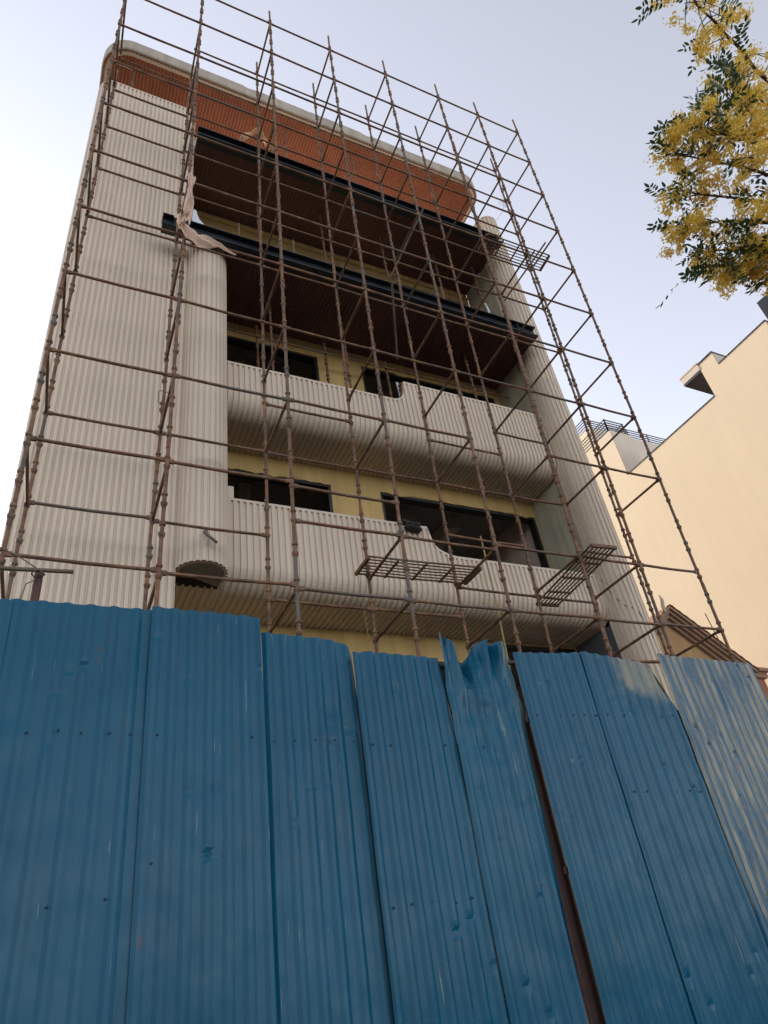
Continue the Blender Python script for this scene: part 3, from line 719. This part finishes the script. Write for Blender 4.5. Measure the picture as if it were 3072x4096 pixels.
# bare chips where paint has come off
mb = MB(); 
for (x, z, w, h) in ((2.205,.16,.016,.07),(2.16,-.02,.008,.03),(2.165,-.06,.006,.03),(2.17,-.11,.006,.02),(2.72,.46,.006,.03),(2.79,.40,.005,.03),(2.36,.95,.008,.10),(2.39,.82,.006,.12)):
    mb.add([(x, YF-.024, z),(x+w, YF-.024, z-.004),(x+w*.8, YF-.024, z+h*.6),(x+w, YF-.024, z+h),(x+.1*w, YF-.024, z+h*.95)], [(0,1,2,3,4)])
mb.build('bare_chip', M['bluechip'], p4)
# posts and rails behind
def post(x, w, z1, name='post'):
    mb = MB(); mb.tube([(x, YF+.2, -H), (x, YF+.2, z1)], w, 14); mb.build(name, M['postbrown'], Fc)
post(-.125, .031, 2.74); post(3.80, .058, 1.74); post(1.9, .035, 2.0); post(5.45, .035, 2.05)
for z in (1.52, .35):
    mb = MB(); mb.bar((-3.3, YF+.12, z), (3.68, YF+.12, z-.08), .04, .05); mb.bar((3.79, YF+.12, z+.2), (6.85, YF+.12, z+.2), .04, .05); mb.build('rail', M['postbrown'], Fc)
mb = MB(); mb.tube([(-.5, YF+.11, 2.70), (.097, YF+.11, 2.735)], .016, 9); mb.build('rail', M['rust'], Fc)
mb = MB(); mb.tube([(5.2, YF+.15, 2.335), (5.75, YF+.15, 2.36)], .018, 9); mb.tube([(3.5, YF+.15, 2.24), (3.9, YF+.15, 2.25)], .02, 9); mb.build('rail', M['rust'], Fc)
mb = MB(); wl = [(-.13+.045*math.cos(t), YF+.13+.05*math.sin(t), 2.70+.01*math.sin(3*t)) for t in [k*.6 for k in range(14)]] + [(-.19,YF+.1,2.6),(-.22,YF+.1,2.4),(-.235,YF+.1,2.1)]
mb.tube(wl, .005, 5); mb.tube([(-.13,YF+.1,2.72),(-.25,YF+.1,2.80),(-.40,YF+.1,2.87)], .005, 5); mb.build('binding_wire', M['wire'], Fc)

# ------------------------------------------------------------------ neighbour on the right
XN = 17.
NB = thing('neighbour_building', (22, 12, 0), 'plain sunlit peach building on the right with rooftop railings and a small chajja', 'building')
mb = MB(); z1 = .775*XN
mb.box((XN, 6.45, -H), (28, 8.17, .822*XN)); mb.box((XN, 8.17, -H), (28, 8.72, .853*XN)); mb.box((XN, 8.72, -H), (28, 12.64, z1)); mb.box((XN, 12.64, -H), (17.94, 24, 15.18)); mb.box((17.94, 14.2, -H), (28, 24, 16.9))
mb.build('wall', M['neighbour'], NB)
mb = MB(); mb.box((XN+.02, 12.625, z1), (17.94, 12.638, 15.18)); mb.box((17.94, 14.187, z1), (28, 14.198, 16.9)); mb.box((XN+.02, 8.157, .822*XN), (28, 8.168, .85*XN)); mb.build('front_face', M['neighbourgrey'], NB)  # front faces turned from the sun, shade put in as greyer plaster
mb = MB(); mb.box((18.3, 14.17, 15.0), (19.9, 14.19, 16.25)); mb.build('window', M['interior'], NB)
mb = MB(); mb.box((XN-.02, 8.74, z1), (28, 12.66, z1+.035)); mb.box((XN-.02, 6.43, .822*XN), (28, 8.15, .822*XN+.035)); mb.box((XN-.03, 8.15, .853*XN), (28, 8.74, .853*XN+.04)); mb.build('coping', M['railing'], NB)
mb = MB(); mb.box((XN-.005, 8.725, .838*XN), (19, 9.42, .8415*XN)); mb.build('chajja_underside', M['darkgrey'], NB)  # dark grey layer painting the shade under the slab
mb = MB(); mb.box((XN-.02, 8.722, .842*XN), (19, 9.43, .855*XN)); mb.box((XN-.025, 8.722, .8565*XN), (19, 9.46, .860*XN)); mb.build('chajja', M['neighbourgrey'], NB)
for (xa, xb, ya, yb_, zb, cnt) in ((XN+.02, 17.9, 12.70, 20, 15.2, 5), (18.0, 27, 14.3, 20, 16.92, 5)):
    mb = MB()
    for k in range(cnt):
        z = zb + .05 + k*.125
        mb.bar((xa, ya, z), (xb, ya, z), .03, .03); mb.bar((xa, ya, z), (xa, yb_, z), .03, .03)
        if xb < 18: mb.bar((xb, ya, z), (xb, ya+1.2, z), .03, .03)
    n = 9 if xb > 18 else 2
    for k in range(n):
        x = xa + (xb-xa)*k/(n-1); mb.bar((x, ya, zb-.05), (x, ya, zb+.58), .035)
    for k in range(4): mb.bar((xa, ya+1.7*k, zb-.05), (xa, ya+1.7*k, zb+.58), .035)
    mb.build('railing', M['railing'], NB)
mb = MB(); cpts = arc(18.5, 6.4, 1.40, 180, 270, 10)
rows = [[(x, y_, z) for x, y_ in cpts] for z in (13.75, 14.75)]; mb.grid(rows, smooth=True)
mb.add([(x, y_, 13.75) for x, y_ in cpts] + [(18.5, 6.4, 13.75)], [tuple(range(len(cpts)+1))]); mb.build('curved_balcony', M['railing'], NB)

# ------------------------------------------------------------------ small gabled house
GH = thing('gabled_house', (13, 12, 0), 'low tan house with a brown moulded gable between fence and peach building', 'house')
Yg = 10.3
za, ze = 6.41, 4.62; xa, xe0, xe1 = 12.97, 10.35, 15.0
slope = .72
def zroof(x): return za - slope*abs(x - xa)
mb = MB()
mb.add([(xe0+.3, Yg, -H), (xe1-.3, Yg, -H), (xe1-.3, Yg, zroof(xe1-.3)-.12), (xa, Yg, za-.12), (xe0+.3, Yg, zroof(xe0+.3)-.12)], [(0,1,2,3,4)])
mb.add([(xe0+.3, Yg, -H), (xe0+.3, 14, -H), (xe0+.3, 14, zroof(xe0+.3)-.12), (xe0+.3, Yg, zroof(xe0+.3)-.12)], [(0,1,2,3)])
mb.add([(xe1-.3, Yg, -H), (xe1-.3, 14, -H), (xe1-.3, 14, zroof(xe1-.3)-.12), (xe1-.3, Yg, zroof(xe1-.3)-.12)], [(3,2,1,0)])
mb.build('wall', M['house'], GH)
mb = MB()
for off, yo, th in ((0, -.30, .075), (-.085, -.24, .075), (-.17, -.17, .08), (-.26, -.09, .08)):
    for sgn, xe in ((-1, xe0-.1), (1, xe1+.05)):
        a = (xa, Yg+yo, za+off+.02); b_ = (xe, Yg+yo, zroof(xe)+off+.02)
        mb.add([(a[0],a[1],a[2]-th),(b_[0],b_[1],b_[2]-th),(b_[0],b_[1],b_[2]),(a[0],a[1],a[2]),(a[0],Yg+.02,a[2]-th),(b_[0],Yg+.02,b_[2]-th)], [(0,1,2,3) if sgn > 0 else (3,2,1,0), (4,5,1,0) if sgn > 0 else (0,1,5,4)])
mb.build('gable_cornice', M['trim'], GH)
mb = MB(); n = 26
for sgn, xe in ((-1, xe0-.15), (1, xe1+.1)):
    rows = []
    for k in range(n+1):
        t = k/n; x = xa + (xe-xa)*t; bumpz = .03*abs(math.sin(t*n*.5*math.pi)); rows.append([(x, Yg-.33, zroof(x)+.03+bumpz), (x, 14, zroof(x)+.03+bumpz)])
    mb.grid(rows, flip=sgn > 0)
mb.build('roof', M['rooftile'], GH)
mb = MB(); 
mb.box((14.75, Yg-.05, 4.86), (15.72, 11.5, 5.12)); mb.box((14.7, Yg-.12, 5.0), (15.80, 11.5, 5.08)); mb.build('side_cornice', M['trim'], GH)
mb = MB(); mb.box((14.6, Yg+.02, 4.42), (15.62, 11.4, 4.86)); mb.build('side_frieze', M['rooftile'], GH)
mb = MB(); mb.box((14.6, Yg-.08, 4.28), (15.72, 11.5, 4.42)); mb.box((14.6, Yg-.02, 3.86), (15.7, 11.5, 4.0)); mb.build('side_cornice', M['trim'], GH)
mb = MB(); mb.box((14.6, Yg+.06, -H), (15.58, 11.4, 4.28)); mb.build('side_wall', M['house'], GH)
# finial
mb = MB(); fp = [(12.73,10.0,6.22),(12.73,10.0,6.36),(12.76,10.0,6.46),(12.79,10.0,6.55),(12.78,10.0,6.62),(12.755,10.0,6.68)]
mb.tube(fp, [.035,.05,.055,.042,.024,.005], 8); mb.build('ridge_finial', M['greyplaster'], GH)
mb = MB(); mb.tube([(14.12,9.95,5.35),(14.02,9.95,6.28)], .014, 6); mb.build('aerial_rod', M['wire'], GH)

# ------------------------------------------------------------------ flowering tree at the right
TR = thing('flowering_tree', (11.2, 1.2, 0), 'tree with hanging yellow blossom and dark feathery leaves reaching in at upper right', 'tree')
CAM = (29.981, 34.294, -9.216)
def camaxes():
    a, b_, g = (R(v) for v in CAM)
    d = Vector((math.sin(a)*math.cos(b_), math.cos(a)*math.cos(b_), math.sin(b_))); r = Vector((math.cos(a), -math.sin(a), 0)); u = r.cross(d)
    return math.cos(g)*r + math.sin(g)*u, -math.sin(g)*r + math.cos(g)*u, d
cr, cu, cd = camaxes()
trunk = [Vector((11.2,1.2,-H)), Vector((11.15,1.25,1.2)), Vector((11.0,1.35,3.8)), Vector((10.7,1.6,6.0)), Vector((10.4,1.8,7.6))]
mb = MB(); mb.tube(trunk, [.21,.18,.15,.12,.09], 12); mb.build('trunk', M['bark'], TR)
rnd = random.Random(21)
# limb ends in metres, spread through the crown
limbs = [([(9.0,1.5,9.5),(7.6,1.2,10.0),(6.75,1.05,10.05),(6.25,.95,9.95)]), ([(9.1,1.6,8.9),(8.0,1.45,9.3),(7.3,1.4,9.45)]),
         ([(9.0,1.6,8.1),(7.5,1.7,8.3),(6.95,1.85,8.55),(6.62,1.98,8.72)]), ([(8.8,1.7,7.9),(7.3,2.0,8.2),(6.62,2.28,8.55)]),
         ([(8.8,1.8,7.6),(7.4,2.3,7.95),(6.8,2.55,8.28)]), ([(8.8,1.9,7.4),(7.6,2.45,7.75),(7.08,2.85,7.96)]),
         ([(8.8,2.0,7.3),(7.8,2.6,7.5),(7.33,3.0,7.68)]), ([(8.8,2.1,7.2),(8.0,2.7,7.35),(7.56,2.95,7.47)]), ([(8.9,2.0,7.2),(8.2,2.4,7.3),(7.74,2.63,7.42)]),
         ([(8.9,2.1,7.1),(8.3,2.5,7.12),(7.98,2.64,7.18)]), ([(9.2,1.5,8.4),(8.2,1.5,8.7),(7.5,1.55,8.95),(7.15,1.55,9.05)]),
         ([(9.6,1.2,9.0),(9.3,.8,9.8),(8.9,.6,10.6)]), ([(11.0,2.4,8.6),(11.6,3.0,8.9)]), ([(11.4,.8,8.6),(12.2,.4,9.0)]), ([(10.6,.9,8.6),(10.4,.2,9.4)])]
leaf_v, fl_v = MB(), MB()
def leaflet(mb, p_, d, n, l, w):
    s_ = d.cross(n).normalized()
    mb.add([p_, p_ + d*l*.35 + s_*w*.5, p_ + d*l*.75 + s_*w*.36, p_ + d*l, p_ + d*l*.75 - s_*w*.36, p_ + d*l*.35 - s_*w*.5], [(0,1,2,3), (0,3,4,5)])
def pinnate(p_, d):
    d = d.normalized(); n = Vector((rnd.gauss(0,.5), rnd.gauss(0,.5), 1)).normalized(); s_ = d.cross(n).normalized(); n = s_.cross(d)
    m_ = rnd.randint(4, 7); L = rnd.uniform(.26, .40)
    for k in range(m_):
        t = (k+.6)/m_; q = p_ + d*L*t - Vector((0,0,.10*t*t))
        for sg in (-1, 1):
            dd = (s_*sg + d*.45 + Vector((0,0,-.22)) + Vector((rnd.gauss(0,.14), rnd.gauss(0,.14), rnd.gauss(0,.14)))).normalized()
            leaflet(leaf_v, q, dd, (n + Vector((rnd.gauss(0,.3), rnd.gauss(0,.3), 0))).normalized(), rnd.uniform(.072,.105), rnd.uniform(.032,.042))
    leaflet(leaf_v, p_ + d*L - Vector((0,0,.1)), d, n, .11, .045)
def floret(p_, r):
    n = Vector((rnd.gauss(0,1), rnd.gauss(0,1), rnd.gauss(0,1)-.3)).normalized(); a = n.orthogonal().normalized(); b_ = n.cross(a)
    vs = [p_ - n*r*.15]
    for k in range(10):
        t = 2*math.pi*k/10; rr_ = r*(1 if k % 2 == 0 else .42); vs.append(p_ + (a*math.cos(t) + b_*math.sin(t))*rr_ + n*r*.18*(k % 2 == 0))
    fl_v.add(vs, [(0, 1+(2*j-1) % 10, 1+2*j, 1+(2*j+1) % 10) for j in range(5)])
def raceme(p_, L, cnt):
    for k in range(cnt):
        t = rnd.random(); rad = .075*(1 - .45*t) + .01
        floret(p_ + Vector((rnd.gauss(0,.6)*rad, rnd.gauss(0,.6)*rad, -L*t)), rnd.uniform(.017, .027))
def bez(pts, n=14):
    out = []
    P_ = [pts[0]] + pts + [pts[-1]]
    for i in range(1, len(P_)-2):
        for k in range(n):
            t = k/n; a, b_, c, d = P_[i-1], P_[i], P_[i+1], P_[i+2]
            out.append(.5*((2*b_) + (c-a)*t + (2*a-5*b_+4*c-d)*t*t + (3*b_-a-3*c+d)*t**3))
    out.append(pts[-1]); return out
for li, lb in enumerate(limbs):
    start = trunk[-1] if li % 2 else trunk[-1].lerp(trunk[-2], .45)
    pts = bez([start] + [Vector(p_) for p_ in lb]); n = len(pts)
    pts = [p_ + Vector((.06*noise.noise(p_*1.3), .06*noise.noise(p_*1.7), .08*noise.noise(p_*1.1))) for p_ in pts]
    mb = MB(); mb.tube(pts, [.034*(1-i/n)**1.1 + .007 for i in range(n)], 7)
    for i in range(int(n*.18), n):
        f = i/n
        for _ in range((2 if i % 2 else 1) if f > .45 else (1 if i % 2 else 0)):
            d = Vector((rnd.gauss(-.25,.6), rnd.gauss(0,.6), rnd.gauss(.05,.55))).normalized(); L = rnd.uniform(.15,.5)
            q = pts[i] + d*L*.5 + Vector((0,0,.02)); e = pts[i] + d*L - Vector((0,0,.06))
            mb.tube([pts[i], q, e], [.009,.006,.004], 5, cap=False)
            r_ = rnd.random()
            if r_ < .58:
                raceme(e + Vector((0,0,.05)), rnd.uniform(.10,.20), rnd.randint(50,80))
                for _c in range(rnd.randint(0,2)): raceme(e + Vector((rnd.gauss(0,.09), rnd.gauss(0,.09), rnd.gauss(0,.06))), rnd.uniform(.07,.16), rnd.randint(34,56))
                if rnd.random() < .4: raceme(q + Vector((rnd.gauss(0,.08), rnd.gauss(0,.08), .03)), rnd.uniform(.06,.12), rnd.randint(22,36))
            if r_ > .85 or (f > .84 and r_ > .58):
                for _k in range(rnd.randint(1,2)): pinnate(e, d + Vector((rnd.gauss(-.3,.4), rnd.gauss(0,.4), rnd.gauss(-.1,.3))))
    tip = pts[-1]
    for _k in range(5):
        d = Vector((-.75 + rnd.gauss(0,.5), rnd.gauss(0,.5), rnd.gauss(0,.45))); pinnate(tip + Vector((rnd.gauss(0,.1), rnd.gauss(0,.1), rnd.gauss(0,.1))), d)
    mb.build('branch', M['bark'], TR)
leaf_v.build('foliage', M['leaf'], TR); fl_v.build('blossoms', M['petal'], TR)

# ------------------------------------------------------------------ light, sky, camera
AZ, EL = -17., 29.
w = bpy.data.worlds.new('World'); sc.world = w; w.use_nodes = True
nt = w.node_tree; bg = nt.nodes['Background']
sky = nt.nodes.new('ShaderNodeTexSky'); sky.sky_type = 'NISHITA'; sky.sun_disc = False
sky.sun_elevation = R(EL); sky.sun_rotation = R(AZ); sky.air_density = 1.0; sky.dust_density = .35; sky.ozone_density = 1.0; sky.altitude = 200
hs = nt.nodes.new('ShaderNodeHueSaturation'); hs.inputs['Saturation'].default_value = .36; nt.links.new(sky.outputs[0], hs.inputs['Color'])
tn_ = nt.nodes.new('ShaderNodeMix'); tn_.data_type = 'RGBA'; tn_.blend_type = 'MULTIPLY'; tn_.inputs[0].default_value = 1; tn_.inputs[7].default_value = (1.0, .965, .965, 1)
nt.links.new(hs.outputs[0], tn_.inputs[6]); nt.links.new(tn_.outputs[2], bg.inputs[0]); bg.inputs[1].default_value = .15
sd = Vector((math.sin(R(AZ))*math.cos(R(EL)), math.cos(R(AZ))*math.cos(R(EL)), math.sin(R(EL))))
li = bpy.data.lights.new('sun', 'SUN'); li.energy = 2.3; li.angle = R(.55); li.color = (1, .86, .66)
lo = bpy.data.objects.new('sun', li); col.objects.link(lo); lo.rotation_euler = sd.to_track_quat('Z', 'Y').to_euler(); lo.location = (-30, 40, 40)

cam = bpy.data.cameras.new('camera'); co = bpy.data.objects.new('camera', cam); col.objects.link(co)
cam.sensor_fit = 'VERTICAL'; cam.sensor_height = 36.; cam.sensor_width = 27.; cam.lens = 36.*2757/4096; cam.clip_start = .05; cam.clip_end = 3000
mat = Matrix((cr, cu, -cd)).transposed().to_4x4(); mat.translation = Vector((0, 0, H)); co.matrix_world = mat
sc.camera = co
sc.view_settings.view_transform = 'Standard'; sc.view_settings.look = 'None'; sc.view_settings.exposure = 1.25; sc.view_settings.gamma = 1
sc.cycles.max_bounces = 8
